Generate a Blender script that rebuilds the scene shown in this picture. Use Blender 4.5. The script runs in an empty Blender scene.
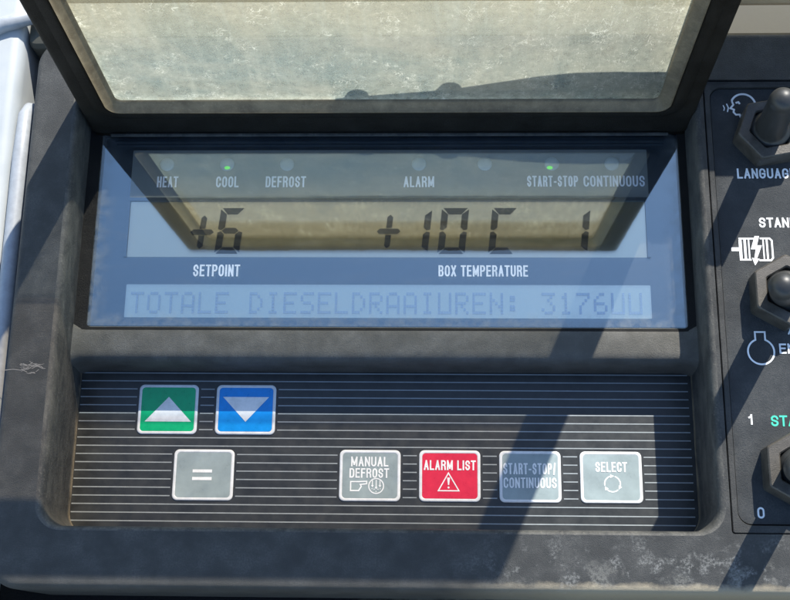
import bpy, bmesh, math, random
from mathutils import Vector
from mathutils.geometry import tessellate_polygon
random.seed(7)
S = 0.0004            # one drawing unit of the panel in metres
D = bpy.data
scene = bpy.context.scene
COL = scene.collection
R = math.radians

# ------------------------------------------------------------ camera, sky, sun, exposure
cd = D.cameras.new('camera'); cam = D.objects.new('camera', cd); COL.objects.link(cam)
scene.camera = cam
cd.sensor_fit = 'HORIZONTAL'; cd.sensor_width = 36.0; cd.lens = 1180.49/790*36
cd.clip_start = 0.005; cd.clip_end = 200
cam.location = (53.48*S, -263.43*S, 1171.3*S)
cam.rotation_euler = (R(16.183), R(1.854), R(.6886))

SUN = Vector((.41, 1.0, .88)).normalized()
el = math.asin(SUN.z); az = math.atan2(SUN.x, SUN.y)
w = D.worlds.new('World'); scene.world = w; w.use_nodes = True
nt = w.node_tree; nt.nodes.clear()
sky = nt.nodes.new('ShaderNodeTexSky'); sky.sky_type = 'NISHITA'; sky.sun_disc = False
sky.sun_elevation = el; sky.sun_rotation = az; sky.air_density = 1.0; sky.dust_density = .35; sky.ozone_density = 1.9
bg = nt.nodes.new('ShaderNodeBackground'); bg.inputs['Strength'].default_value = .15
wo = nt.nodes.new('ShaderNodeOutputWorld')
nt.links.new(sky.outputs[0], bg.inputs[0]); nt.links.new(bg.outputs[0], wo.inputs[0])
sd = D.lights.new('sun', 'SUN'); sd.energy = 4.2; sd.angle = R(.5); sd.color = (1, .95, .86)
so = D.objects.new('sun', sd); COL.objects.link(so)
so.rotation_euler = SUN.to_track_quat('Z', 'Y').to_euler()
scene.view_settings.view_transform = 'Standard'; scene.view_settings.look = 'None'
scene.view_settings.exposure = .84; scene.view_settings.gamma = 1
scene.render.resolution_x = 1024; scene.render.resolution_y = 778
scene.render.engine = 'CYCLES'
scene.cycles.transparent_max_bounces = 16

# ------------------------------------------------------------ materials
class NT:
    def __init__(s, name):
        s.m = D.materials.new(name); s.m.use_nodes = True
        s.t = s.m.node_tree; s.t.nodes.clear()
        s.out = s.n('ShaderNodeOutputMaterial')
        tc = s.n('ShaderNodeTexCoord'); mp = s.n('ShaderNodeMapping')
        mp.inputs['Scale'].default_value = (1/S,)*3
        s.l(tc.outputs['Object'], mp.inputs[0]); s.co = mp.outputs[0]
    def n(s, k): return s.t.nodes.new(k)
    def l(s, a, b): s.t.links.new(a, b)
    def set(s, inp, v):
        if hasattr(v, 'is_linked') or isinstance(v, bpy.types.NodeSocket): s.l(v, inp)
        elif isinstance(v, (tuple, list)) and len(v) == 3 and len(inp.default_value) == 4: inp.default_value = (*v, 1)
        else: inp.default_value = v
    def noise(s, scale, detail=4, rough=.55, dist=0, co=None):
        n = s.n('ShaderNodeTexNoise'); n.inputs['Scale'].default_value = scale
        n.inputs['Detail'].default_value = detail; n.inputs['Roughness'].default_value = rough
        n.inputs['Distortion'].default_value = dist
        s.l(co or s.co, n.inputs['Vector']); return n.outputs[0]
    def stretch(s, sc, rot=0):
        mp = s.n('ShaderNodeMapping'); mp.inputs['Scale'].default_value = sc
        mp.inputs['Rotation'].default_value = (0, 0, rot)
        s.l(s.co, mp.inputs[0]); return mp.outputs[0]
    def ramp(s, x, a, b, va=0.0, vb=1.0):
        n = s.n('ShaderNodeMapRange'); s.set(n.inputs[0], x)
        for i, v in enumerate((a, b, va, vb)): n.inputs[i+1].default_value = v
        return n.outputs[0]
    def math(s, op, a, b=0.0, c=0.0):
        n = s.n('ShaderNodeMath'); n.operation = op
        s.set(n.inputs[0], a); s.set(n.inputs[1], b); s.set(n.inputs[2], c); return n.outputs[0]
    def mix(s, f, a, b):
        n = s.n('ShaderNodeMix'); n.data_type = 'RGBA'
        s.set(n.inputs[0], f); s.set(n.inputs[6], a); s.set(n.inputs[7], b); return n.outputs[2]
    def sep(s):
        n = s.n('ShaderNodeSeparateXYZ'); s.l(s.co, n.inputs[0]); return n.outputs
    def bump(s, h, st, dist=1.0):
        n = s.n('ShaderNodeBump'); n.inputs['Strength'].default_value = st
        n.inputs['Distance'].default_value = dist*S; s.l(h, n.inputs['Height']); return n.outputs[0]
    def pr(s, base, rough=.5, spec=.5, normal=None, metal=0, **k):
        n = s.n('ShaderNodeBsdfPrincipled')
        s.set(n.inputs['Base Color'], base); s.set(n.inputs['Roughness'], rough)
        n.inputs['Specular IOR Level'].default_value = spec; n.inputs['Metallic'].default_value = metal
        if normal: s.l(normal, n.inputs['Normal'])
        for a, v in k.items(): s.set(n.inputs[a.replace('_', ' ')], v)
        return n.outputs[0]
    def mixs(s, f, a, b):
        n = s.n('ShaderNodeMixShader'); s.set(n.inputs[0], f); s.l(a, n.inputs[1]); s.l(b, n.inputs[2]); return n.outputs[0]
    def bs(s, kind, color, rough=None, normal=None):
        n = s.n('ShaderNodeBsdf'+kind); s.set(n.inputs['Color'], color)
        if rough is not None: s.set(n.inputs['Roughness'], rough)
        if normal: s.l(normal, n.inputs['Normal'])
        return n.outputs[0]
    def end(s, sh): s.l(sh, s.out.inputs[0]); return s.m

def black_plastic(name, base=(.036, .039, .042), dust=.5, grime=0.0, tan=(.36, .31, .22), rough=.5, spec=.3):
    t = NT(name)
    gr = t.noise(1.3, 3, .7); mid = t.noise(.035, 6, .6); fine = t.noise(.55, 4, .7)
    c = t.mix(t.ramp(mid, .35, .7), base, tuple(x*1.35 for x in base))
    dm = t.math('MULTIPLY', t.ramp(mid, .42, .75), t.ramp(fine, .4, .75))
    c = t.mix(t.math('MULTIPLY', dm, dust), c, (.17, .165, .15))
    speck = t.ramp(t.noise(.9, 2, .5), .72, .78)
    c = t.mix(t.math('MULTIPLY', speck, .5*dust), c, (.3, .3, .29))
    # long thin wiping marks
    st = t.noise(.05, 5, .7, 1.0, t.stretch((6, .7, 1), .2) if name.startswith('switch') else t.stretch((1, 9, 1), .5))
    ln = t.ramp(t.math('ABSOLUTE', t.math('SUBTRACT', st, .5)), .0, .006, 1, 0)
    c = t.mix(t.math('MULTIPLY', t.math('MULTIPLY', ln, t.ramp(mid, .5, .6)), .35*dust), c, (.22, .22, .21))
    if grime:
        o = t.sep()
        m = t.math('MULTIPLY', t.ramp(o[0], 90, 190), t.ramp(o[1], -176, -206))
        wh = t.math('MULTIPLY', t.ramp(t.noise(.03, 5, .6, .0), .52, .58), t.ramp(t.noise(.28, 5, .8), .40, .56))
        c = t.mix(t.math('MULTIPLY', t.math('MULTIPLY', m, wh), .42*grime), c, (.34, .33, .29))
        m2 = t.math('MULTIPLY', t.ramp(o[0], 60, 170), t.ramp(o[1], -150, -190))
        wh2 = t.math('MULTIPLY', t.ramp(t.noise(.045, 4, .6, .2), .53, .6), t.ramp(t.noise(.35, 4, .8), .44, .6))
        c = t.mix(t.math('MULTIPLY', t.math('MULTIPLY', m2, wh2), .55*grime), c, (.32, .32, .30))
        # pale dirt packed along the very bottom edge
        e = t.math('ADD', o[1], t.math('MULTIPLY', t.noise(.05, 6, .7), 14))
        c = t.mix(t.math('MULTIPLY', t.math('MULTIPLY', t.ramp(e, -199, -205), t.ramp(o[0], 60, 200, .06, .95)), grime), c, tan)
    h = t.math('ADD', t.math('MULTIPLY', gr, .6), t.math('MULTIPLY', fine, .4))
    return t.end(t.pr(c, t.ramp(fine, .3, .7, rough-.07, rough+.1), spec, t.bump(h, .8, 2.0)))

M = {}
M['bezel'] = black_plastic('bezel_plastic', base=(.041, .042, .041), dust=.6, grime=1.0)
M['rail'] = black_plastic('worn_rail_plastic', base=(.10, .097, .085), dust=1.6)
M['plate'] = black_plastic('switch_plate_plastic', base=(.034, .038, .041), dust=.5)
M['lid'] = black_plastic('lid_frame_plastic', base=(.014, .0115, .008), dust=.12, rough=.6, spec=.12)
M['seam'] = black_plastic('seam_plastic', base=(.006, .006, .006), dust=.1)

def wall_mat():
    t = NT('dusty_recess_plastic')
    n = t.noise(.06, 7, .7, .4, t.stretch((1, .5, 1)))
    f = t.noise(.5, 4, .7)
    c = t.mix(t.ramp(n, .4, .68), (.036, .037, .036), (.10, .097, .085))
    c = t.mix(t.math('MULTIPLY', t.ramp(f, .55, .75), .35), c, (.3, .28, .23))
    z = t.sep()[2]
    c = t.mix(t.math('MULTIPLY', t.ramp(z, -86, -95), t.ramp(n, .35, .6)), c, (.34, .27, .17))
    return t.end(t.pr(c, .6, .4, t.bump(f, .5, 1.2)))
M['wall'] = wall_mat()

def tan_ring():
    t = NT('yellowed_plastic_lip')
    n = t.noise(.04, 7, .7, .4); f = t.noise(.5, 4, .7)
    c = t.mix(t.ramp(n, .35, .7), (.12, .10, .07), (.27, .23, .155))
    c = t.mix(t.math('MULTIPLY', t.ramp(f, .58, .75), .4), c, (.5, .46, .36))
    tr = t.bs('Translucent', t.mix(.3, c, (.45, .36, .2)))
    return t.end(t.mixs(.30, t.pr(c, .5, .4, t.bump(f, .4, 1)), tr))
M['ring'] = tan_ring()

def lid_window(brown=False):
    t = NT('browned_clear_plastic' if brown else 'scratched_clear_plastic')
    o = t.sep()
    big = t.noise(.011, 5, .6, .5); mott = t.noise(.12, 6, .75)
    grain = t.noise(.75, 3, .7)
    c = t.mix(t.ramp(big, .38, .62), (.26, .32, .29), (.44, .46, .38))
    # ages yellow towards its outer end
    c = t.mix(t.math('MULTIPLY', t.ramp(o[2], 90, 205), .65), c, (.50, .45, .30))
    vs = t.noise(.05, 5, .65, .3, t.stretch((1.6, 1, .12)))
    c = t.mix(t.math('MULTIPLY', t.ramp(vs, .5, .68), .45), c, (.52, .55, .46))
    if brown: c = t.mix(.93, c, (.15, .115, .070))
    c = t.mix(t.math('MULTIPLY', t.ramp(grain, .48, .75), .35), c, (.60, .62, .52))
    def contour(sc, wd, dist, off=.5, co=None, det=3):
        return t.ramp(t.math('ABSOLUTE', t.math('SUBTRACT', t.noise(sc, det, .6, dist, co), off)), 0, wd, 1, 0)
    m1 = t.ramp(t.noise(.022, 3, .6), .42, .58)
    l1 = t.math('MULTIPLY', contour(.035, .008, 1.0), t.ramp(t.noise(.03, 2), .46, .6))
    l2 = t.math('MULTIPLY', contour(.10, .012, .8, .48), t.ramp(t.noise(.03, 2), .5, .62))
    l3 = t.math('MULTIPLY', contour(.022, .005, 1.6, .53), t.ramp(t.noise(.03, 2), .44, .58))
    l4 = t.math('MULTIPLY', contour(.05, .006, 1.0, .5, t.stretch((2.6, 1, .5), 0)), t.ramp(o[0], 100, 200))
    L = t.math('MAXIMUM', t.math('MAXIMUM', l1, l2), t.math('MAXIMUM', l3, l4))
    L = t.math('MULTIPLY', L, t.ramp(t.noise(.10, 4), .36, .62))
    c = t.mix(t.math('MULTIPLY', L, .55), c, (.95, .95, .85))
    lw = t.n('ShaderNodeLayerWeight'); lw.inputs[0].default_value = .5
    cosv = t.math('MAXIMUM', t.math('SUBTRACT', 1.0, lw.outputs['Facing']), .12)
    tau = t.math('ADD', t.ramp(mott, .3, .7, .26, .48) if not brown else t.ramp(mott, .3, .7, .20, .32), t.math('MULTIPLY', L, .5))
    tau = t.math('ADD', tau, t.math('MULTIPLY', t.ramp(grain, .5, .75), .10))
    op = t.math('SUBTRACT', 1.0, t.math('POWER', 2.71828, t.math('MULTIPLY', t.math('DIVIDE', tau, cosv), -1.0)))
    # dust gathers along the border of the pane
    edge = t.math('MAXIMUM', t.ramp(t.math('ABSOLUTE', t.math('ADD', o[0], 1)), 278, 292), t.ramp(o[2], 32, 15))
    op = t.math('ADD', op, t.math('MULTIPLY', t.math('MULTIPLY', edge, t.ramp(mott, .4, .6)), .25))
    sh = t.mixs(.12, t.bs('Translucent', c), t.bs('Diffuse', c))
    sh = t.mixs(op, t.bs('Transparent', (.92, .80, .62) if brown else (.93, .93, .86)), sh)
    gl = t.bs('Glossy', (1, 1, 1), .18)
    return t.end(t.mixs(.05, sh, gl))
M['rib'] = (lambda t: t.end(t.mixs(.3, t.bs('Transparent', (.95, .93, .88)), t.pr((.16, .14, .10), .5))))(NT('moulded_rib'))
M['window'] = lid_window(); M['window_brown'] = lid_window(True)

def cover_glass():
    t = NT('display_cover_glass')
    o = t.sep()
    d = t.noise(.9, 2, .5); b = t.noise(.02, 5, .6)
    sp = t.math('MULTIPLY', t.ramp(d, .70, .76), t.ramp(b, .4, .6))
    edge = t.math('MAXIMUM', t.ramp(o[1], 80, 60), t.ramp(t.math('ABSOLUTE', t.math('ADD', o[0], 1)), 300, 324))
    ed = t.math('MULTIPLY', t.math('MULTIPLY', edge, t.ramp(t.noise(.08, 6, .7), .4, .7)), .22)
    sm = t.noise(.035, 6, .65, .8, t.stretch((.35, 1.6, 1), .35))
    film = t.math('ADD', t.math('MULTIPLY', t.ramp(b, .35, .7), .006), t.math('MULTIPLY', t.ramp(sm, .55, .7), .022))
    dust = t.math('MAXIMUM', t.math('MAXIMUM', t.math('MULTIPLY', sp, .3), ed), film)
    g = t.mixs(.11, t.bs('Transparent', (.95, .97, 1)), t.bs('Glossy', (.90, .99, .94), .012, t.bump(t.noise(.02, 3, .5), .018, 3)))
    return t.end(t.mixs(dust, g, t.bs('Diffuse', (.45, .46, .43))))
M['glass'] = cover_glass()

def simple(name, base, rough=.5, spec=.5, var=.12, sc=.12, metal=0, bump=.15):
    t = NT(name); n = t.noise(sc, 6, .65)
    c = t.mix(t.ramp(n, .3, .7), tuple(x*(1-var) for x in base), tuple(min(1, x*(1+var)) for x in base))
    return t.end(t.pr(c, t.ramp(n, .3, .7, rough-.05, rough+.06), spec, t.bump(n, bump, .6), metal))
def panel_mat(name, base, gloss, tint=(1, 1, 1), rough=.03, var=.08):
    t = NT(name); n = t.noise(.03, 5, .6)
    c = t.mix(t.ramp(n, .3, .7), tuple(x*(1-var) for x in base), tuple(x*(1+var) for x in base))
    return t.end(t.mixs(gloss, t.pr(c, .5, .3), t.bs('Glossy', tint, rough)))
M['mask'] = panel_mat('display_mask', (.012, .022, .034), .29, (.82, .97, .95))
M['strip'] = panel_mat('indicator_strip', (.21, .22, .19), .02, rough=.08)
M['lcd'] = panel_mat('segment_lcd', (.50, .38, .18), .88, (1, .93, .68), .05)
M['lcd2'] = panel_mat('text_lcd', (.55, .66, .58), .92, (1, .97, .76), .12)
M['seg'] = panel_mat('lcd_segment', (.003, .0035, .003), .0, (.6, .75, 1), .05)
M['dot'] = panel_mat('lcd_dot', (.22, .30, .34), .56, (.85, .92, .92), .12)
M['white'] = simple('white_print', (.88, .90, .88), .5)
M['dimwhite'] = panel_mat('glossy_white_print', (.94, .97, .93), .42, (1, 1, 1), .3)
M['border'] = simple('button_border', (.78, .80, .80), .4)
M['stripe'] = simple('pinstripe_print', (.30, .33, .34), .5)
M['keypad'] = simple('keypad_film', (.032, .034, .033), .36, .5, .35, .05)
M['green'] = simple('green_film', (.0, .43, .17), .3, .5, .1)
M['blue'] = simple('blue_film', (.0, .28, .78), .3, .5, .1)
M['red'] = simple('red_film', (.72, .022, .06), .3, .5, .08)
M['grey'] = simple('grey_film', (.31, .375, .375), .3, .5, .17, .03)
M['mint'] = simple('mint_print', (.05, .62, .40), .5)
M['ledcap'] = panel_mat('lamp_lens', (.38, .42, .37), .05, rough=.2)
def emis(name, col, st):
    t = NT(name); e = t.n('ShaderNodeEmission'); e.inputs[0].default_value = (*col, 1); e.inputs[1].default_value = st
    return t.end(e.outputs[0])
M['glow'] = emis('green_lamp_glow', (.15, 1, .12), .45)
def nut_mat():
    t = NT('dark_nut_rubber'); n = t.noise(.08, 6, .7); f = t.noise(.8, 3, .7)
    c = t.mix(t.ramp(n, .35, .7), (.040, .036, .030), (.085, .076, .062))
    c = t.mix(t.math('MULTIPLY', t.ramp(f, .6, .75), .3), c, (.3, .27, .22))
    return t.end(t.pr(c, .42, .5, t.bump(f, .4, .8)))
M['nut'] = nut_mat()
M['boot'] = simple('toggle_rubber', (.034, .035, .034), .42, .5, .25, .08, 0, .3)
M['scuff'] = simple('scuff_mark', (.22, .21, .19), .8)
def body_mat():
    t = NT('white_body_paint'); n = t.noise(.012, 6, .6); f = t.noise(.2, 4, .7)
    c = t.mix(t.ramp(n, .35, .7), (.37, .40, .41), (.46, .48, .48))
    c = t.mix(t.math('MULTIPLY', t.ramp(f, .55, .8), .25), c, (.42, .42, .38))
    return t.end(t.pr(c, .4, .4, t.bump(n, .1, 1)))
M['body'] = body_mat()
M['olive'] = simple('olive_grey_paint', (.085, .083, .065), .6, .3, .2, .03)
M['seal'] = simple('grey_blue_seal', (.33, .35, .37), .45, .5, .12)
def beam_mat():
    t = NT('beige_beam_paint'); n = t.noise(.02, 7, .7, .4, t.stretch((1, 3, 3))); f = t.noise(.3, 4, .7)
    c = t.mix(t.ramp(n, .35, .7), (.44, .33, .20), (.54, .43, .29))
    c = t.mix(t.math('MULTIPLY', t.ramp(f, .55, .8), .4), c, (.22, .15, .08))
    c = t.mix(t.ramp(t.sep()[2], 84, 62), c, (.25, .13, .055))  # browner towards the underside: shading painted into the beam colour
    return t.end(t.pr(c, .5, .4, t.bump(f, .3, 1)))
M['beam'] = beam_mat()
M['steel'] = simple('dark_painted_steel', (.05, .05, .045), .5, .5, .2)
def ledge_mat():
    t = NT('dirty_ledge'); n = t.noise(.03, 8, .75, .5); f = t.noise(.4, 4, .7)
    x = t.sep()[0]
    c = t.mix(t.math('MULTIPLY', t.ramp(n, .38, .6), t.ramp(x, -60, 220)), (.008, .008, .009), (.42, .35, .24))
    return t.end(t.pr(c, .85, .2, t.bump(f, .8, 2)))
M['ledge'] = ledge_mat()

# ------------------------------------------------------------ mesh helpers
def link(name, bm, mat, parent=None, smooth=False, recalc=True):
    if recalc: bmesh.ops.recalc_face_normals(bm, faces=bm.faces)
    me = D.meshes.new(name); 
    for f in bm.faces: f.smooth = smooth
    bm.to_mesh(me); bm.free()
    for m in (mat if isinstance(mat, (list, tuple)) else [mat]): me.materials.append(m)
    o = D.objects.new(name, me); COL.objects.link(o)
    if parent: o.parent = parent
    return o
SC = [1.0, 0.0, 0.0, 0.0]      # size factor and offset of the group being drawn
def V(u, v, w): return Vector(((u*SC[0]+SC[1])*S, (v*SC[0]+SC[2])*S, (w+SC[3])*S))
def tag(o, label=None, cat=None, group=None, kind=None):
    for k, x in (('label', label), ('category', cat), ('group', group), ('kind', kind)):
        if x: o[k] = x
    return o
def rrect(u0, u1, v0, v1, r, n=8):
    rs = r if isinstance(r, (list, tuple)) else [r]*4     # order: bottom right, top right, top left, bottom left
    pts = []
    for k, (cu, cv, a0) in enumerate(((u1, v0, -90), (u1, v1, 0), (u0, v1, 90), (u0, v0, 180))):
        rr = rs[k]; su = -1 if cu == u1 else 1; sv = 1 if cv == v0 else -1
        for i in range(n+1):
            a = R(a0+90*i/n)
            pts.append((cu+su*rr+rr*math.cos(a), cv+sv*rr+rr*math.sin(a)))
    return pts
def ring(bm, pts, w): return [bm.verts.new(V(p[0], p[1], w)) for p in pts]
def bridge(bm, a, b, mi=0):
    n = len(a)
    for i in range(n):
        f = bm.faces.new((a[i], a[(i+1) % n], b[(i+1) % n], b[i])); f.material_index = mi
def loft(bm, loops, mi=0):
    rr = [ring(bm, p, w) for p, w in loops]
    for a, b in zip(rr, rr[1:]): bridge(bm, a, b, mi)
    return rr
def box(bm, u0, u1, v0, v1, w0, w1, b=0):
    if b:
        l = lambda i: rrect(u0+i, u1-i, v0+i, v1-i, max(b-i, b*.3), 4)
        rr = loft(bm, [(l(0), w0), (l(0), w1-b), (l(b*.3), w1-b*.3), (l(b), w1)])
        bm.faces.new(rr[-1]); bm.faces.new(rr[0])
        return
    c = [bm.verts.new(V(u, v, w)) for u in (u0, u1) for v in (v0, v1) for w in (w0, w1)]
    for q in ((0, 1, 3, 2), (4, 6, 7, 5), (0, 4, 5, 1), (2, 3, 7, 6), (0, 2, 6, 4), (1, 5, 7, 3)):
        bm.faces.new([c[i] for i in q])
def poly(bm, pts, w):
    vs = [bm.verts.new(V(x, y, w)) for x, y in pts]; bm.faces.new(vs)
def plate_with_holes(outer, holes, w):
    bm = bmesh.new(); edges = []
    for lp in [outer]+holes:
        vs = ring(bm, lp, w)
        edges += [bm.edges.new((vs[i], vs[(i+1) % len(vs)])) for i in range(len(vs))]
    bmesh.ops.triangle_fill(bm, use_beauty=True, use_dissolve=False, edges=edges, normal=(0, 0, 1))
    return bm
def ribbon(bm, pts, th, w, closed=False):
    """a flat printed stroke of width th"""
    n = len(pts); P = [Vector((p[0], p[1])) for p in pts]; L = []; Rr = []
    for i in range(n):
        if closed: a, b = P[i-1], P[(i+1) % n]
        else: a, b = P[max(i-1, 0)], P[min(i+1, n-1)]
        d1 = (P[i]-a); d2 = (b-P[i])
        if d1.length < 1e-6: d1 = d2
        if d2.length < 1e-6: d2 = d1
        d1 = d1.normalized(); d2 = d2.normalized(); t = (d1+d2)
        if t.length < 1e-3: t = d1
        t.normalize(); nn = Vector((-t.y, t.x)); k = min(1.8, 1/max(.3, abs(nn.dot(Vector((-d1.y, d1.x))))))
        L.append(bm.verts.new(V(*(P[i]+nn*th/2*k), w))); Rr.append(bm.verts.new(V(*(P[i]-nn*th/2*k), w)))
    for i in range(n if closed else n-1):
        j = (i+1) % n; bm.faces.new((L[i], Rr[i], Rr[j], L[j]))
def arc(cu, cv, r, a0, a1, n=28, ry=None):
    return [(cu+r*math.cos(R(a0+(a1-a0)*i/n)), cv+(ry or r)*math.sin(R(a0+(a1-a0)*i/n))) for i in range(n+1)]
# condensed block capitals drawn as strokes in a unit box (x 0..1, y 0..1)
def _c(cx, cy, rx, ry, a0, a1, n=7): return [(cx+rx*math.cos(R(a0+(a1-a0)*i/n)), cy+ry*math.sin(R(a0+(a1-a0)*i/n))) for i in range(n+1)]
def _o(): return _c(.5, .72, .5, .28, 0, 180)+_c(.5, .28, .5, .28, 180, 360)+[(1, .72)]
GL = {
 'A': [[(0, 0), (.5, 1), (1, 0)], [(.2, .32), (.8, .32)]], 'B': [[(0, 0), (0, 1), (.55, 1)]+_c(.6, .76, .36, .24, 90, -90)+[(.1, .52)], [(.5, .52)]+_c(.6, .26, .4, .26, 90, -90)+[(0, 0)]],
 'C': [_c(.5, .72, .5, .28, 0, 180)+_c(.5, .28, .5, .28, 180, 360)], 'D': [[(0, 0), (0, 1), (.5, 1)]+_c(.5, .70, .5, .3, 90, 0)+_c(.5, .3, .5, .3, 0, -90)+[(0, 0)]],
 'E': [[(1, 1), (0, 1), (0, 0), (1, 0)], [(0, .52), (.88, .52)]], 'F': [[(1, 1), (0, 1), (0, -.0)], [(0, .52), (.88, .52)]],
 'G': [_c(.5, .72, .5, .28, 0, 180)+_c(.5, .28, .5, .28, 180, 360)+[(1, .46), (.55, .46)]], 'H': [[(0, 0), (0, 1)], [(1, 0), (1, 1)], [(0, .52), (1, .52)]],
 'I': [[(.5, 0), (.5, 1)]], 'L': [[(0, 1), (0, 0), (1, 0)]], 'M': [[(0, 0), (0, 1), (.5, .15), (1, 1), (1, 0)]], 'N': [[(0, 0), (0, 1), (1, 0), (1, 1)]],
 'O': [_o()], '0': [_o()], 'P': [[(0, 0), (0, 1), (.5, 1)]+_c(.6, .74, .4, .26, 90, -90)+[(.05, .48)]],
 'R': [[(0, 0), (0, 1), (.5, 1)]+_c(.6, .76, .4, .24, 90, -90)+[(.05, .52)], [(.6, .52), (.92, .38), (1, 0)]],
 'S': [_c(.5, .74, .48, .26, 0, 200)+[(.14, .58), (.86, .42)]+_c(.5, .26, .48, .26, 20, -180)],
 'T': [[(-.08, 1), (1.08, 1)], [(.5, 0), (.5, 1)]], 'U': [[(0, 1), (0, .3)]+_c(.5, .28, .5, .28, 180, 360)+[(1, 1)]], 'X': [[(0, 0), (1, 1)], [(0, 1), (1, 0)]],
 'Y': [[(0, 1), (.5, .48), (1, 1)], [(.5, 0), (.5, .5)]], '-': [[(0, .42), (1, .42)]], '/': [[(0, -.05), (1, 1.05)]], '1': [[(.1, .74), (.55, .84), (.62, 1), (.62, 0)]]}
def text(name, body, u0, u1, v0, v1, w, mat, parent, weight=.17):
    """condensed lettering fitted to a rectangle of the panel"""
    H = v1-v0; th = H*weight
    wd = {'I': .0, ' ': .25, '-': .45, '/': .45, 'M': 1.3, '1': .5, 'E': .88, 'F': .85, 'L': .85, 'T': .9}
    gap = .62                                  # gap between letters in units of a letter's width, plus the stroke
    n_w = sum(wd.get(c, 1.0) for c in body); n_g = len(body)-1
    # u1-u0 = k*n_w + n_g*(th*1.62+ .08k) + th
    k = ((u1-u0)-th-n_g*th*1.55)/(n_w+.06*n_g) if n_w else 0
    bm = bmesh.new(); x = u0+th/2; z = 0
    for ch in body:
        ww = wd.get(ch, 1.0)*k
        for st_ in GL.get(ch, []):
            pts = [(x+p[0]*ww, v0+th/2+p[1]*(H-th)) for p in st_]
            if ch in 'O0':
                ribbon(bm, pts[:-1], th, w+z*.04, True); z = (z+1) % 6; continue
            runs = [[pts[0]]]              # a new stroke begins at every sharp corner
            for i in range(1, len(pts)):
                runs[-1].append(pts[i])
                if i < len(pts)-1:
                    d1 = Vector(pts[i])-Vector(pts[i-1]); d2 = Vector(pts[i+1])-Vector(pts[i])
                    if d1.length > 1e-5 and d2.length > 1e-5 and d1.angle(d2) > R(42): runs.append([pts[i]])
            for q in runs:
                q = [p for i, p in enumerate(q) if i == 0 or (Vector(p)-Vector(q[i-1])).length > 1e-4]
                if len(q) < 2: continue
                P0, P1, Pn, Pm = Vector(q[0]), Vector(q[1]), Vector(q[-1]), Vector(q[-2])
                e = .48 if len(q) > 1 else .3
                q[0] = tuple(P0+(P0-P1).normalized()*th*e); q[-1] = tuple(Pn+(Pn-Pm).normalized()*th*e)
                ribbon(bm, q, th, w+z*.04); z = (z+1) % 6
        x += ww+th*1.55+.06*k
    return link(name, bm, mat, parent)
def empty(name, u, v, w_):
    o = D.objects.new(name, None); COL.objects.link(o); o.empty_display_size = .02
    return o

# ------------------------------------------------------------ surroundings
bm = bmesh.new(); box(bm, -1500, 1500, -1200, 1500, -260, -130); 
g = link('ledge', bm, M['ledge']); tag(g, kind='structure')

# white body skin at the left and behind, its edge turned over beside the bezel
bm = bmesh.new()
prof = [(-1300, -24), (-432, -24), (-424, -26), (-419, -31), (-417, -40), (-417, -128)]
rows = []
for vv in (-900, -500, 0, 200, 300, 360, 420, 470, 520):
    rows.append([bm.verts.new(V(p[0], vv, p[1])) for p in prof])
for a, b in zip(rows, rows[1:]):
    for i in range(len(prof)-1): bm.faces.new((a[i], a[i+1], b[i+1], b[i]))
body = link('body_panel', bm, M['body'], None, True)
tag(body, 'white painted body panel left of the black control panel', 'body panel')
bm = bmesh.new(); box(bm, -416, 900, 388, 1200, -125, -30, 10)
o = link('upper_body_panel', bm, M['olive'], None); tag(o, 'olive grey painted body panel behind the raised lid', 'body panel')
# rounded trim crossing the top left corner
def tube(bm, path, r, n=20, cap=True):
    pts = [Vector(p) for p in path]; rings = []
    for i, p in enumerate(pts):
        t = (pts[min(i+1, len(pts)-1)]-pts[max(i-1, 0)]).normalized()
        a = t.cross(Vector((0, 0, 1))); 
        if a.length < .1: a = t.cross(Vector((0, 1, 0)))
        a.normalize(); b = t.cross(a)
        rr = r[i] if isinstance(r, list) else r
        rings.append([bm.verts.new(V(*(p+(a*math.cos(2*math.pi*k/n)+b*math.sin(2*math.pi*k/n))*rr))) for k in range(n)])
    for x, y in zip(rings, rings[1:]): bridge(bm, x, y)
    if cap: bm.faces.new(rings[0]); bm.faces.new(rings[-1])
bm = bmesh.new(); tube(bm, [(-900, 220, -30), (-520, 372, -22), (-440, 408, -20), (-392, 424, -20)], 9)
o = link('edge_trim', bm, M['seal'], None, True); tag(o, 'grey blue rounded trim crossing the white panel at the top left corner', 'trim')
# grey seal running down beside the bezel
bm = bmesh.new(); tube(bm, [(-407, 322, -60), (-407, 312, -40), (-407, 300, -31), (-407, 250, -28), (-406, 100, -28), (-404, -60, -28), (-402, -300, -28)], [6, 7.5, 8.5, 9, 9, 9, 9])
o = link('edge_seal', bm, M['seal'], None, True); tag(o, 'grey rubber seal strip between white panel and left bezel edge', 'seal')
# beige round beam above the panel
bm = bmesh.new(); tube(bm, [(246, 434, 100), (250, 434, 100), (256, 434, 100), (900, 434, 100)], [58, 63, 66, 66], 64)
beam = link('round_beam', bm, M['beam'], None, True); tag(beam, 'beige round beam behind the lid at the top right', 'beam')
# unseen steel strip and bolts, added for the shadow they cast on the lid window
bm = bmesh.new()
top = [(2, 139), (20, 142), (120, 155), (170, 168), (215, 180), (250, 186), (300, 188)]
pts = [(2, 112)]+top+[(300, 112)]
for v0_ in (0,):
    f1 = [bm.verts.new(V(p[0], 433, p[1])) for p in pts]; f2 = [bm.verts.new(V(p[0], 438, p[1])) for p in pts]
    bm.faces.new(f1); bm.faces.new(list(reversed(f2))); bridge(bm, f1, f2)
st = link('shadow_strip', bm, M['steel']); tag(st, 'unseen steel strip added to cast a shadow on the lid window', 'bracket')
for cu_, cw_ in ((24, 141), (122, 154)):
    bm = bmesh.new(); tube(bm, [(cu_, 429, cw_), (cu_, 442, cw_)], 12, 20)
    link('shadow_bolt', bm, M['steel'], st, False)

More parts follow.
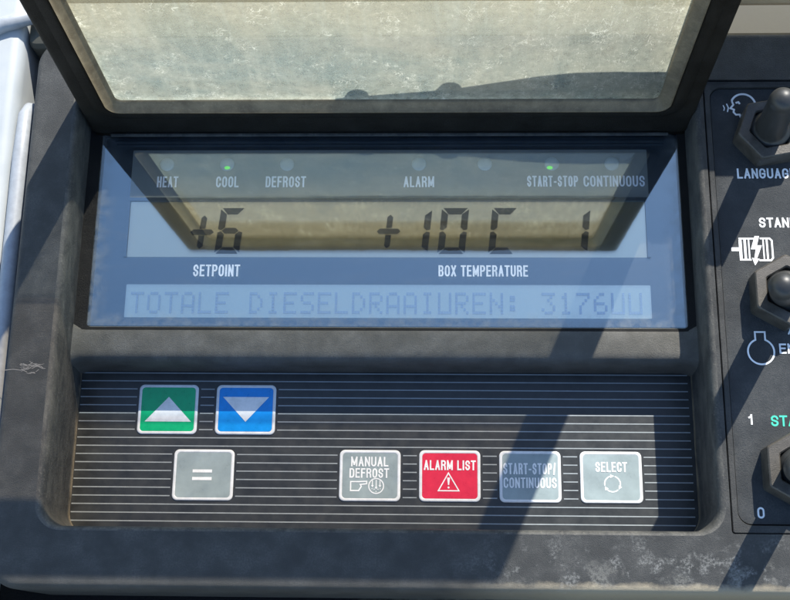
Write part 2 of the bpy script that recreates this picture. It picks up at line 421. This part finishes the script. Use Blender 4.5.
# ------------------------------------------------------------ the control panel
root = empty('control_panel', 0, 0, 0)
tag(root, 'black plastic refrigeration control panel with display, keypad and open lid', 'control panel')

# --- bezel: outer shell, flat face, recess walls, right module frame
OUT = lambda i: rrect(-391+i, 640-i, -218+i, 384-i, [24, 24, 34, 34], 12)
CAV = lambda i: rrect(-333-i, 326+i, -153-i*.75, 316+i, [22+i*.6, 12, 12, 20+i*.6], 12)
MOD = rrect(341, 622, -159, 325.5, [8, 8, 3, 3], 4)
bm = bmesh.new()
loft(bm, [(OUT(-1), -128), (OUT(-.5), -60), (OUT(0), -14), (OUT(.7), -9), (OUT(1.8), -5.5), (OUT(3.2), -2.8), (OUT(4.8), -1.1), (OUT(6.4), -.25), (OUT(8), 0)])
b2 = plate_with_holes(OUT(8), [CAV(11), MOD], 0)
me_ = D.meshes.new('tmp'); b2.to_mesh(me_); b2.free(); bm.from_mesh(me_); D.meshes.remove(me_)
loft(bm, [(MOD, 0), (MOD, -14)])
bezel = link('bezel', bm, M['bezel'], root, False)
for f in bezel.data.polygons: f.use_smooth = abs(f.normal.z) < .999
bm = bmesh.new()
loft(bm, [(CAV(11), 0), (CAV(9.3), -.3), (CAV(7.6), -1.2), (CAV(6.1), -2.9), (CAV(5), -5.6), (CAV(4.2), -10), (CAV(3.8), -20), (CAV(4), -44), (CAV(4.6), -64), (CAV(5.2), -88), (CAV(5), -97.5)])
link('recess_wall', bm, M['wall'], bezel, True)
# cross rail between display and keypad
bm = bmesh.new()
prof = [(62, -70), (61.5, -56), (60.6, -51.5), (58.6, -49.3), (55, -48.2), (50, -48), (34, -48), (29.5, -48.8), (26, -51), (23.6, -55), (22.2, -61), (21.6, -72), (21.2, -97)]
def endw(u):      # small fillets where the rail runs into the side walls
    d = min(u+342, 335-u); return 6*max(0, 1-d/16)**2
us = [-342, -338, -332, -328, -322, -300]+[x for x in range(-260, 300, 60)]+[296, 315, 321, 325, 330, 335]
rows = []
for u in us:
    e = endw(u)
    rows.append([bm.verts.new(V(u, v+(e if v > 40 else -e), w_+(e*.5))) for v, w_ in prof])
for a, b in zip(rows, rows[1:]):
    for i in range(len(prof)-1): bm.faces.new((a[i], a[i+1], b[i+1], b[i]))
link('cross_rail', bm, M['rail'], bezel, True)
# scuff marks scratched into the left edge
bm = bmesh.new()
for k in range(26):
    a = random.uniform(-.5, .5); L_ = random.uniform(3, 14); cx = random.uniform(-372, -352); cy = random.uniform(-3, 7)
    pts = [(cx+(i/4-.5)*L_*math.cos(a), cy+(i/4-.5)*L_*math.sin(a)+random.uniform(-.6, .6)) for i in range(5)]
    ribbon(bm, pts, random.uniform(.3, .8), .12+k*.004)
ribbon(bm, [(-389, 0), (-380, 1), (-372, 0), (-364, 3)], .8, .3)
link('scuff_mark', bm, M['scuff'], bezel)

# --- right module: frame and switch plate
bm = plate_with_holes(rrect(343.2, 620, -157.5, 323.5, [6, 6, 2, 2], 4), [rrect(348, 612, -151, 317.5, [15, 15, 13, 13], 8)], -1.2)
loft(bm, [(rrect(343.2, 620, -157.5, 323.5, [6, 6, 2, 2], 4), -1.2), (rrect(342.6, 620.6, -158.1, 324.1, [6, 6, 2, 2], 4), -2), (rrect(342.6, 620.6, -158.1, 324.1, [6, 6, 2, 2], 4), -14)])
loft(bm, [(rrect(348, 612, -151, 317.5, [15, 15, 13, 13], 8), -1.2), (rrect(348.6, 611, -150.4, 317, [15, 15, 13, 13], 8), -2.4), (rrect(348.6, 611, -150.4, 317, [15, 15, 13, 13], 8), -9)])
link('module_frame', bm, M['bezel'], root)
bm = bmesh.new(); poly(bm, rrect(349.6, 610, -149, 316.4, [14, 14, 12.4, 12.4], 8), -5)
loft(bm, [(rrect(349.6, 610, -149, 316.4, [14, 14, 12.4, 12.4], 8), -5), (rrect(349.6, 610, -149, 316.4, [14, 14, 12.4, 12.4], 8), -9)])
plate = link('switch_plate', bm, M['plate'], root)
bm = bmesh.new(); poly(bm, rrect(340.9, 622.1, -159.1, 325.6, 3, 2), -10)
link('module_seam', bm, M['seam'], root)
PW = -4.7
def ltr(body, u0, u1, v0, v1, mat='white', weight=.165): return text('lettering', body, u0, u1, v0, v1, PW, M[mat], plate, weight)
ltr('LANGUAGE', 372.5, 434, 212.5, 224)
ltr('STANDBY', 391.5, 447, 157.5, 168.5)
ltr('ENGINE', 402, 448, 22, 32.5)
ltr('1', 365.5, 371.4, -51, -40.5)
ltr('0', 368, 375, -143.5, -132.5)
ltr('START', 388, 430, -52.5, -41.5, 'mint')
ltr('AUTO', 412, 452, 42, 52)
# speaking head
bm = bmesh.new()
ribbon(bm, arc(384.5, 297.5, 13, -62, 158, 26), 2.2, PW)
ribbon(bm, [(372.6, 302.2), (374, 298), (370.6, 293.8), (374.4, 292.2), (373.6, 289.2), (376, 286.2), (380, 286.4), (381.6, 279.5)], 2, PW+.05)
ribbon(bm, [(376.5, 300), (379.5, 301), (381, 298.8)], 2.2, PW+.1)
ribbon(bm, [(366.8, 299.2), (368.4, 294.5), (367.2, 289.5)], 1.3, PW)
ribbon(bm, [(363, 297.5), (364.2, 294), (363.4, 291)], 1.1, PW)
link('speaking_head_symbol', bm, M['white'], plate)
# electric motor with flash
bm = bmesh.new()
for rect in ((361, 369, 131.5, 135.5), (369, 372, 123, 144)): poly(bm, rrect(*rect, .3, 1), PW)
for u0, u1 in ((374, 376.5), (378.5, 380)): poly(bm, rrect(u0, u1, 123, 145, .3, 1), PW)
for u0, u1 in ((393.5, 395), (397, 399)): poly(bm, rrect(u0, u1, 122, 145, .3, 1), PW)
ribbon(bm, [(369, 145.2), (385, 145.2)], 1.8, PW+.1); ribbon(bm, [(369, 122), (381, 122)], 1.8, PW+.1)
ribbon(bm, [(391, 145.4), (401, 145.4), (403.2, 143), (403.2, 124), (401, 121.4), (389, 121.4)], 1.9, PW+.1)
poly(bm, [(385.8, 148), (390.5, 148), (387.6, 137.8), (392.6, 137.8), (386.6, 123), (389.4, 123.4), (384.2, 115.8), (381.4, 124.4), (383.8, 123.4), (386, 133.4), (381, 133.4)], PW+.15)
link('motor_symbol', bm, M['white'], plate)
# engine ring
bm = bmesh.new()
ribbon(bm, arc(383.6, 24, 13.2, 112, 428, 36)+[(388.6, 44.5), (378.6, 44.5)], 1.8, PW, True)
link('engine_symbol', bm, M['white'], plate)

# --- toggle switches: hexagonal nut, collar and rubber lever
def toggle(cu_, cv_, rot, tip, rr=39, hgt=20, tilt_r=13):
    bm = bmesh.new()
    hexa = lambda r, k=0: [(cu_+r*math.cos(R(rot+60*i)), cv_+r*math.sin(R(rot+60*i))) for i in range(6)]
    def hx(r, rnd=.05):
        P = hexa(r); out = []
        for i in range(6):
            a, b, c = Vector(P[i-1]), Vector(P[i]), Vector(P[(i+1) % 6])
            out.append(tuple(b+(a-b)*rnd)); out.append(tuple(b+(a-b)*rnd*.3+(c-b)*rnd*.3)); out.append(tuple(b+(c-b)*rnd))
        return out
    circ = lambda r: None
    rr_ = loft(bm, [(hx(rr), -5), (hx(rr), hgt-4), (hx(rr*.985), hgt-1.2), (hx(rr*.95), hgt)])
    # top ring down to a round well
    n = 18
    def c18(r): 
        o = []
        for p in hx(rr):
            d = Vector(p)-Vector((cu_, cv_)); d.normalize(); o.append((cu_+d.x*r, cv_+d.y*r))
        return o
    well = loft(bm, [(c18(rr*.66), hgt), (c18(rr*.62), hgt-1.5), (c18(rr*.60), hgt-9), (c18(3), hgt-10)])
    bridge(bm, rr_[-1], well[0])
    nut = link('toggle_switch', bm, M['nut'], root, False)
    # lever of turned rubber with a domed tip
    bm = bmesh.new(); base = Vector((cu_, cv_, hgt-11)); tipv = Vector(tip); ax = (tipv-base); Lh = ax.length; ax.normalize()
    a = ax.cross(Vector((1, 0, 0))).normalized(); b = ax.cross(a)
    prof = [(0, 20), (4, 21.5), (8, 21.5), (11, 20), (13, 17.5), (15, 15.8), (19, 15), (Lh*.5, 14.4), (Lh*.75, 13.8)]
    r_t = 13.5
    prof += [(Lh-r_t+r_t*math.sin(R(x)), r_t*math.cos(R(x))) for x in (0, 18, 36, 52, 66, 78, 87)]
    rs = [[bm.verts.new(V(*(base+ax*h+(a*math.cos(2*math.pi*k/36)+b*math.sin(2*math.pi*k/36))*r))) for k in range(36)] for h, r in prof]
    for x, y in zip(rs, rs[1:]): bridge(bm, x, y)
    bm.faces.new(rs[-1]); bm.faces.new(rs[0])
    link('lever', bm, M['boot'], nut, True)
    return nut
toggle(406, 260, 10, (391, 249, 116), 37)
toggle(409, 83, 30, (374, 57, 116), 38)
toggle(409, -96, 30, (375, -112, 116), 39)

# --- display
bm = bmesh.new(); poly(bm, rrect(-331, 325, 50, 300, 2, 2), -56)
disp = link('display', bm, M['mask'], root)
bm = bmesh.new(); poly(bm, rrect(-289, 288, 211, 268, 1, 2), -55.7)
link('indicator_strip', bm, M['strip'], disp)
bm = bmesh.new(); poly(bm, rrect(-287, 283, 141, 206, 1, 2), -55.7)
link('segment_screen', bm, M['lcd'], disp)
bm = bmesh.new(); poly(bm, rrect(-285, 285, 72, 109.5, 1, 2), -55.7)
link('text_screen', bm, M['lcd2'], disp)
LW = -55.3
# raised frame around the segment screen
bm = bmesh.new()
for rect in ((-291, 287, 206.4, 210.6), (-291, -287.4, 141, 206.2), (283.4, 287, 141, 206.2)): box(bm, rect[0], rect[1], rect[2], rect[3], -55.9, -54.2)
link('screen_surround', bm, M['mask'], disp)
# cover glass in its black gasket
bm = bmesh.new(); box(bm, -325.5, 323, 61.5, 290, -52, -50.4)
link('cover_glass', bm, M['glass'], disp)
bm = bmesh.new()
gi = rrect(-324, 322, 59, 289, [5, 2, 2, 5], 4); go = rrect(-342, 335, 56, 300, 2, 4)
loft(bm, [(go, -48.5), (gi, -49), (rrect(-323.6, 321.6, 59.4, 289, [5, 2, 2, 5], 4), -49.2), (rrect(-323.6, 321.6, 59.4, 289, [5, 2, 2, 5], 4), -56)])
link('gasket', bm, M['seam'], disp)
for x, lit in ((-249.4, 0), (-181.4, 1), (-113.7, 0), (34.5, 0), (108.1, 0), (182.6, 2), (249, 0)):
    bm = bmesh.new()
    rr = loft(bm, [(arc(x, 251, r, 0, 360*31/32, 31), w_) for r, w_ in ((8.2, -55.6), (8, -55), (7, -54.4), (5, -53.9), (2.5, -53.6), (1, -53.5))])
    bm.faces.new(rr[-1])
    lp = link('indicator_lamp', bm, M['ledcap'], disp, True)
    if lit:
        bm = bmesh.new()
        gx, gy = (x+.5, 246.2) if lit == 1 else (x-2.5, 245.8)
        rr = loft(bm, [(arc(gx, gy, r, 0, 360*15/16, 15, r*.62), w_) for r, w_ in ((3.4, -54.2), (2.6, -53.5), (1.2, -53.2))])
        bm.faces.new(rr[-1])
        link('green_glow', bm, M['glow'], lp, True)
        lp['label'] = 'lit green indicator lamp'
for s_, a, b, v0, v1, mt in (('HEAT', -259.5, -235.8, 223, 236.2, 'dimwhite'), ('COOL', -192.8, -167.2, 223, 236.2, 'dimwhite'), ('DEFROST', -137, -92, 223, 236.2, 'dimwhite'),
        ('ALARM', 17.5, 51.5, 223, 236, 'dimwhite'), ('START-STOP', 154.6, 211, 223.5, 236.5, 'dimwhite'), ('CONTINUOUS', 217, 284.5, 223.5, 236.5, 'dimwhite'),
        ('SETPOINT', -212.4, -161, 118.6, 132.2, 'white'), ('BOX TEMPERATURE', 56.5, 153.6, 119, 131.8, 'white')):
    text('lettering', s_, a, b, v0, v1, LW, M[mt], disp, .145)

# seven segment figures: slanted, mitred bars
def digit(segs, u0, u1, v0, v1, name='digit', th=7.4, slant=.10, g=.7):
    bm = bmesh.new(); H = v1-v0; W = u1-u0; vm = (v0+v1)/2; t = th; h = t/2
    sh = lambda x, y: (x+(y-v0)*slant, y)
    def P(pts): poly(bm, [sh(*p) for p in pts], LW)
    if 'a' in segs: P([(u0+g+1, v1), (u1-g-1, v1), (u1-t-g, v1-t), (u0+t+g, v1-t)])
    if 'd' in segs: P([(u0+t+g, v0+t), (u1-t-g, v0+t), (u1-g-1, v0), (u0+g+1, v0)])
    if 'g' in segs: P([(u0+h+g, vm), (u0+t+g, vm+h*.9), (u1-t-g, vm+h*.9), (u1-h-g, vm), (u1-t-g, vm-h*.9), (u0+t+g, vm-h*.9)])
    def vert(x0, x1, ya, yb, outleft):
        lo, hi = ya, yb
        if outleft: P([(x0, hi-1.5), (x1, hi-t), (x1, lo+h*.9+g), (x0+h, lo+g), (x0, lo+g+1.2)])
        else: P([(x1, hi-1.5), (x0, hi-t), (x0, lo+h*.9+g), (x1-h, lo+g), (x1, lo+g+1.2)])
    def vertb(x0, x1, ya, yb, outleft):
        lo, hi = ya, yb
        if outleft: P([(x0, lo+1.5), (x1, lo+t), (x1, hi-h*.9-g), (x0+h, hi-g), (x0, hi-g-1.2)])
        else: P([(x1, lo+1.5), (x0, lo+t), (x0, hi-h*.9-g), (x1-h, hi-g), (x1, hi-g-1.2)])
    if 'f' in segs: vert(u0, u0+t, vm, v1, True)
    if 'b' in segs: vert(u1-t, u1, vm, v1, False)
    if 'e' in segs: vertb(u0, u0+t, v0, vm, True)
    if 'c' in segs: vertb(u1-t, u1, v0, vm, False)
    return link(name, bm, M['seg'], disp)
def plus(cu_, cv_, W=26, H=39, t=6.4):
    bm = bmesh.new(); sl = .10; sh = lambda x, y: (cu_+x+y*sl, cv_+y)
    hb = [(-W/2, 0), (-W/2+3, t/2), (-3.4, t/2), (-.4, 0), (-3.4, -t/2), (-W/2+3, -t/2)]
    vb = [(0, .9), (t/2, 4), (t/2, H/2-3), (0, H/2), (-t/2, H/2-3), (-t/2, 4)]
    hb = [(-W/2, 0), (-W/2+3, t/2), (W/2-3, t/2), (W/2, 0), (W/2-3, -t/2), (-W/2+3, -t/2)]
    vb = [(-t/2, t/2+.8), (t/2, t/2+.8), (t/2, H/2-3), (0, H/2), (-t/2, H/2-3)]
    for pts in (hb, vb, [(x, -y) for x, y in reversed(vb)]): poly(bm, [sh(*p) for p in pts], LW)
    return link('plus_sign', bm, M['seg'], disp)
plus(-205.3, 170); digit('afgecd', -190.5, -163, 145, 198.3)
plus(1.5, 171, 26, 39)
digit('bc', 20, 44.5, 146, 197)
digit('abcdef', 55, 85, 145, 198.3); digit('afed', 110.5, 139, 145, 198.3)
digit('bc', 193, 218.5, 147, 197)

# dot matrix line
F57 = {'T': '11111001000010000100001000010000100', 'O': '01110100011000110001100011000101110', 'A': '01110100011000110001111111000110001',
 'L': '10000100001000010000100001000011111', 'E': '11111100001000011110100001000011111', 'D': '11100100101000110001100011001011100',
 'I': '01110001000010000100001000010001110', 'S': '01111100001000001110000010000111110', 'R': '11110100011000111110101001001010001',
 'U': '10001100011000110001100011000101110', 'N': '10001100011100110101100111000110001', ':': '00000011000110000000011000110000000',
 '3': '11111000100010000010000011000101110', '1': '00100011000010000100001000010001110', '7': '11111000010001000100010000100001000',
 '6': '00110010001000011110100011000101110'}
F57['U'] = '10001100011000110001100011000111111'
s_ = 'TOTALE DIESELDRAAIUREN: 3176UU'
bmc = None
for k, ch in enumerate(s_):
    if ch == ' ': continue
    bm = bmesh.new(); b = F57[ch]; cu0 = -279.2+k*18.62; px = 2.95; py = 3.5
    for r_ in range(7):
        for c_ in range(5):
            if b[r_*5+c_] == '1':
                x = cu0+c_*px; y = 100.8-r_*py
                poly(bm, [(x, y-py+.35), (x+px-.3, y-py+.35), (x+px-.3, y), (x, y)], LW)
    link('matrix_character', bm, M['dot'], disp)

# --- keypad with pinstripes and seven buttons (drawn 1.6 percent larger, on the recess floor)
SC[:] = [1.016, -.86, 4.2, -20]
bm = bmesh.new(); poly(bm, rrect(-336, 329, -155, 19, [18, 1, 1, 18], 8), -76)
keypad = link('keypad', bm, M['keypad'], root)
BW, BH = 64.5, 54
buttons = [('up', -234.6, -25.3, 'green'), ('down', -150.4, -25.3, 'blue'), ('eq', -192.2, -95.6, 'grey'),
           ('md', -15.4, -95, 'grey'), ('al', 68.8, -94.8, 'red'), ('ss', 153.2, -95, 'grey'), ('se', 237.8, -95, 'grey')]
bm = bmesh.new()
v = 14.7; step = 8.83
while v > -150:
    segs = [(-331, 323)]
    for _, bu, bv, _c in buttons:
        if abs(v-bv) < BH/2+2:
            ns = []
            for a, b in segs:
                lo, hi = bu-BW/2-2.5, bu+BW/2+2.5
                if a < lo < b: ns.append((a, lo))
                if a < hi < b: ns.append((hi, b))
                if hi <= a or lo >= b: ns.append((a, b))
            segs = ns
    for a, b in segs: ribbon(bm, [(a, v), (b, v)], 1.15, -75.75)
    v -= step
link('pinstripes', bm, M['stripe'], keypad)
def button(kind, bu, bv, colour, lab):
    bm = bmesh.new()
    L_ = lambda i, r: rrect(bu-BW/2+i, bu+BW/2-i, bv-BH/2+i, bv+BH/2-i, r, 6)
    rr = loft(bm, [(L_(0, 5.5), -76), (L_(0, 5.5), -75.2), (L_(.6, 5), -74.7), (L_(1.4, 4.6), -74.5), (L_(2.6, 4), -74.5), (L_(3.3, 3.6), -74.9)])
    bm.faces.new(rr[-1])
    o = link('button', bm, M['border'], root, False); o['label'] = lab
    bm = bmesh.new(); poly(bm, L_(3.2, 3.6), -74.6)
    link('button_face', bm, M[colour], o)
    return o
W_ = -74.35
def sym(name, parent, build, mat='white'):
    bm = bmesh.new(); build(bm); return link(name, bm, M[mat], parent)
o = button('up', -234.6, -25.3, 'green', 'green button with white upward triangle')
sym('up_arrow', o, lambda b: poly(b, [(-259, -38.8), (-208.8, -38.8), (-234.2, -11.8)], W_))
o = button('dn', -150.4, -25.3, 'blue', 'blue button with white downward triangle')
sym('down_arrow', o, lambda b: poly(b, [(-175.4, -11.6), (-150, -38.6), (-125.6, -11.6)], W_))
o = button('eq', -192.2, -95.6, 'grey', 'grey button with equals sign')
def eq(b):
    poly(b, [(-203.8, -93.2), (-183, -93.2), (-183, -90), (-203.8, -90)], W_); poly(b, [(-203.8, -101.3), (-183, -101.3), (-183, -98), (-203.8, -98)], W_)
sym('equals_sign', o, eq)
o = button('md', -15.4, -95, 'grey', 'grey manual defrost button')
text('lettering', 'MANUAL', -35.5, 4, -85.6, -75.2, W_, M['white'], o, .155)
text('lettering', 'DEFROST', -37, 4.6, -97.6, -87.4, W_, M['white'], o, .155)
def hand(b):
    ribbon(b, [(-35.5, -101.6), (-27, -101.6), (-18.6, -101.2), (-18.6, -103.8), (-25.4, -104.6), (-24.2, -106.6), (-25.6, -108.8), (-27, -111), (-35.5, -111)], 1.35, W_, True)
sym('pointing_hand_symbol', o, hand)
def frost(b):
    ribbon(b, arc(-8.6, -106, 7.8, 0, 350, 30), 1.2, W_, True)
    for x, y0, y1 in ((-12.6, -99.8, -105.2), (-8.6, -99.6, -107.2), (-4.6, -99.8, -105.2)):
        ribbon(b, [(x, y0), (x, y1)], 1.0, W_+.05)
        poly(b, [(x-1.5, y1), (x+1.5, y1), (x, y1-2.4)], W_+.09)
    for x, y in ((-10.6, -109.4), (-6.6, -109.4), (-12.9, -109), (-4.3, -109), (-8.6, -111.9)): poly(b, arc(x, y, .6, 0, 320, 7), W_+.05)
sym('defrost_symbol', o, frost)
o = button('al', 68.8, -94.8, 'red', 'red alarm list button')
text('lettering', 'ALARM LIST', 41.5, 96, -88.8, -78.4, W_, M['white'], o, .155)
def warn(b):
    ribbon(b, [(56.8, -110.4), (78.4, -110.4), (67.4, -91.8)], 1.3, W_, True)
    poly(b, [(66, -96.6), (69, -96.6), (68.1, -104.4), (66.9, -104.4)], W_); poly(b, arc(67.5, -107, 1.1, 0, 320, 8), W_)
sym('warning_symbol', o, warn)
o = button('ss', 153.2, -95, 'grey', 'grey start-stop and continuous button')
text('lettering', 'START-STOP/', 125, 180, -92.6, -80.8, W_, M['white'], o, .14)
text('lettering', 'CONTINUOUS', 125.2, 180.6, -107, -96, W_, M['white'], o, .14)
o = button('se', 237.8, -95, 'grey', 'grey select button')
text('lettering', 'SELECT', 221.5, 254.5, -89.6, -79, W_, M['white'], o, .155)
def cyc(b):
    for a0 in (100, 220, 340): ribbon(b, arc(238.8, -102, 8.2, a0, a0+92, 14), 1.3, W_)
    for a0 in (92, 212, 332):
        cx, cy = 238.8+8.2*math.cos(R(a0)), -102+8.2*math.sin(R(a0)); t_ = R(a0-90)
        d = Vector((math.cos(t_), math.sin(t_))); n_ = Vector((-d.y, d.x))
        c0 = Vector((cx, cy)); poly(b, [tuple(c0-d*1.8+n_*2), tuple(c0-d*1.8-n_*2), tuple(c0+d*2.4)], W_+.05)
sym('cycle_symbol', o, cyc)

SC[:] = [1.0, 0.0, 0.0, 0.0]

# --- the open lid, hinged above the display, standing 86 degrees off the panel
TH = R(85.9); HV, HW = 282.4, -49.0
def LP(u, t, d):      # d: towards the outer (sun) side of the lid
    return (u, HV+t*math.cos(TH)+d*math.sin(TH), HW+t*math.sin(TH)-d*math.cos(TH))
def lring(bm, pts, d): return [bm.verts.new(V(*LP(p[0], p[1], d))) for p in pts]
def lloft(bm, loops):
    rr = [lring(bm, p, d) for p, d in loops]
    for a, b in zip(rr, rr[1:]): bridge(bm, a, b)
    return rr
LO = lambda i: rrect(-334+i, 333-i, 2+i, 518-i, 7, 8)
LI = lambda i: rrect(-305-i, 304+i, 53-i, 480+i, [13+i, 13+i, 13+i, 13+i], 8)
bm = bmesh.new()
lloft(bm, [(LI(0), 2), (LI(1), .3), (LI(3), 0), (LI(12), 0), (LI(13), 2), (LI(14), 2), (LO(6), 1.2), (LO(3), 1.6), (LO(1), 3), (LO(0), 6), (LO(0), 36), (LO(1.5), 39), (LO(4), 40), (LI(2), 40), (LI(0), 38), (LI(0), 2)])
lid = link('lid', bm, M['lid'], root, True)
# the pane: clear above the display, browned above the keypad, set in a moulded lip
def pane(t0, t1, mat, k0, k1, split, mat2):
    LA = lambda i: rrect(-305-i, 304+i, k0-i*.2, k1+i*.2, 13, 8)
    LB = lambda i: rrect(-292-i, 290+i, t0-i, t1+i, 7+i*.5, 8)
    bm = bmesh.new()
    lloft(bm, [(LA(0), 4), (LA(-.8), .6), (LA(-2.5), -.8), (LA(-4.8), -.3), (LA(-7), 2), (LB(2), 5.5), (LB(.6), 7), (LB(0), 9), (LB(0), 12)])
    link('window_lip', bm, M['ring'], lid, True)
    bm = bmesh.new()
    bm.faces.new(lring(bm, rrect(-293.5, 291.5, t0-1.5, split, [8, .5, .5, 8], 8), 8.6)); link('lid_window', bm, mat, lid)
    bm = bmesh.new()
    bm.faces.new(lring(bm, rrect(-293.5, 291.5, split+.1, t1+1.5, [.5, 8, 8, .5], 8), 8.6)); o_ = link('lid_window', bm, mat2, lid); o_['label'] = 'browned outer half of the lid window'
pane(66, 467, M['window'], 53, 480, 254, M['window_brown'])
bm = bmesh.new()
rib = [(-292.5, 251), (290.5, 251), (290.5, 257), (-292.5, 257)]
rb = lloft(bm, [(rib, 9), (rib, 5.5), ([(-292.5, 252.5), (290.5, 252.5), (290.5, 255.5), (-292.5, 255.5)], 4)]); bm.faces.new(rb[-1])
link('window_rib', bm, M['rib'], lid)
# hinge: barrel, a pale strip added as a painted edge highlight, and the dark block behind it
bm = bmesh.new()
tube(bm, [(-330, 289, -48), (329, 289, -48)], 5.5, 20)
link('hinge_barrel', bm, M['lid'], lid, True)
bm = bmesh.new(); box(bm, -312, 310, 279.6, 281.6, -44, -40.5)
link('highlight_strip', bm, M['wall'], lid)
bm = bmesh.new(); box(bm, -334, 327, 293, 330, -75, -30, 2)
link('hinge_block', bm, M['seam'], root)
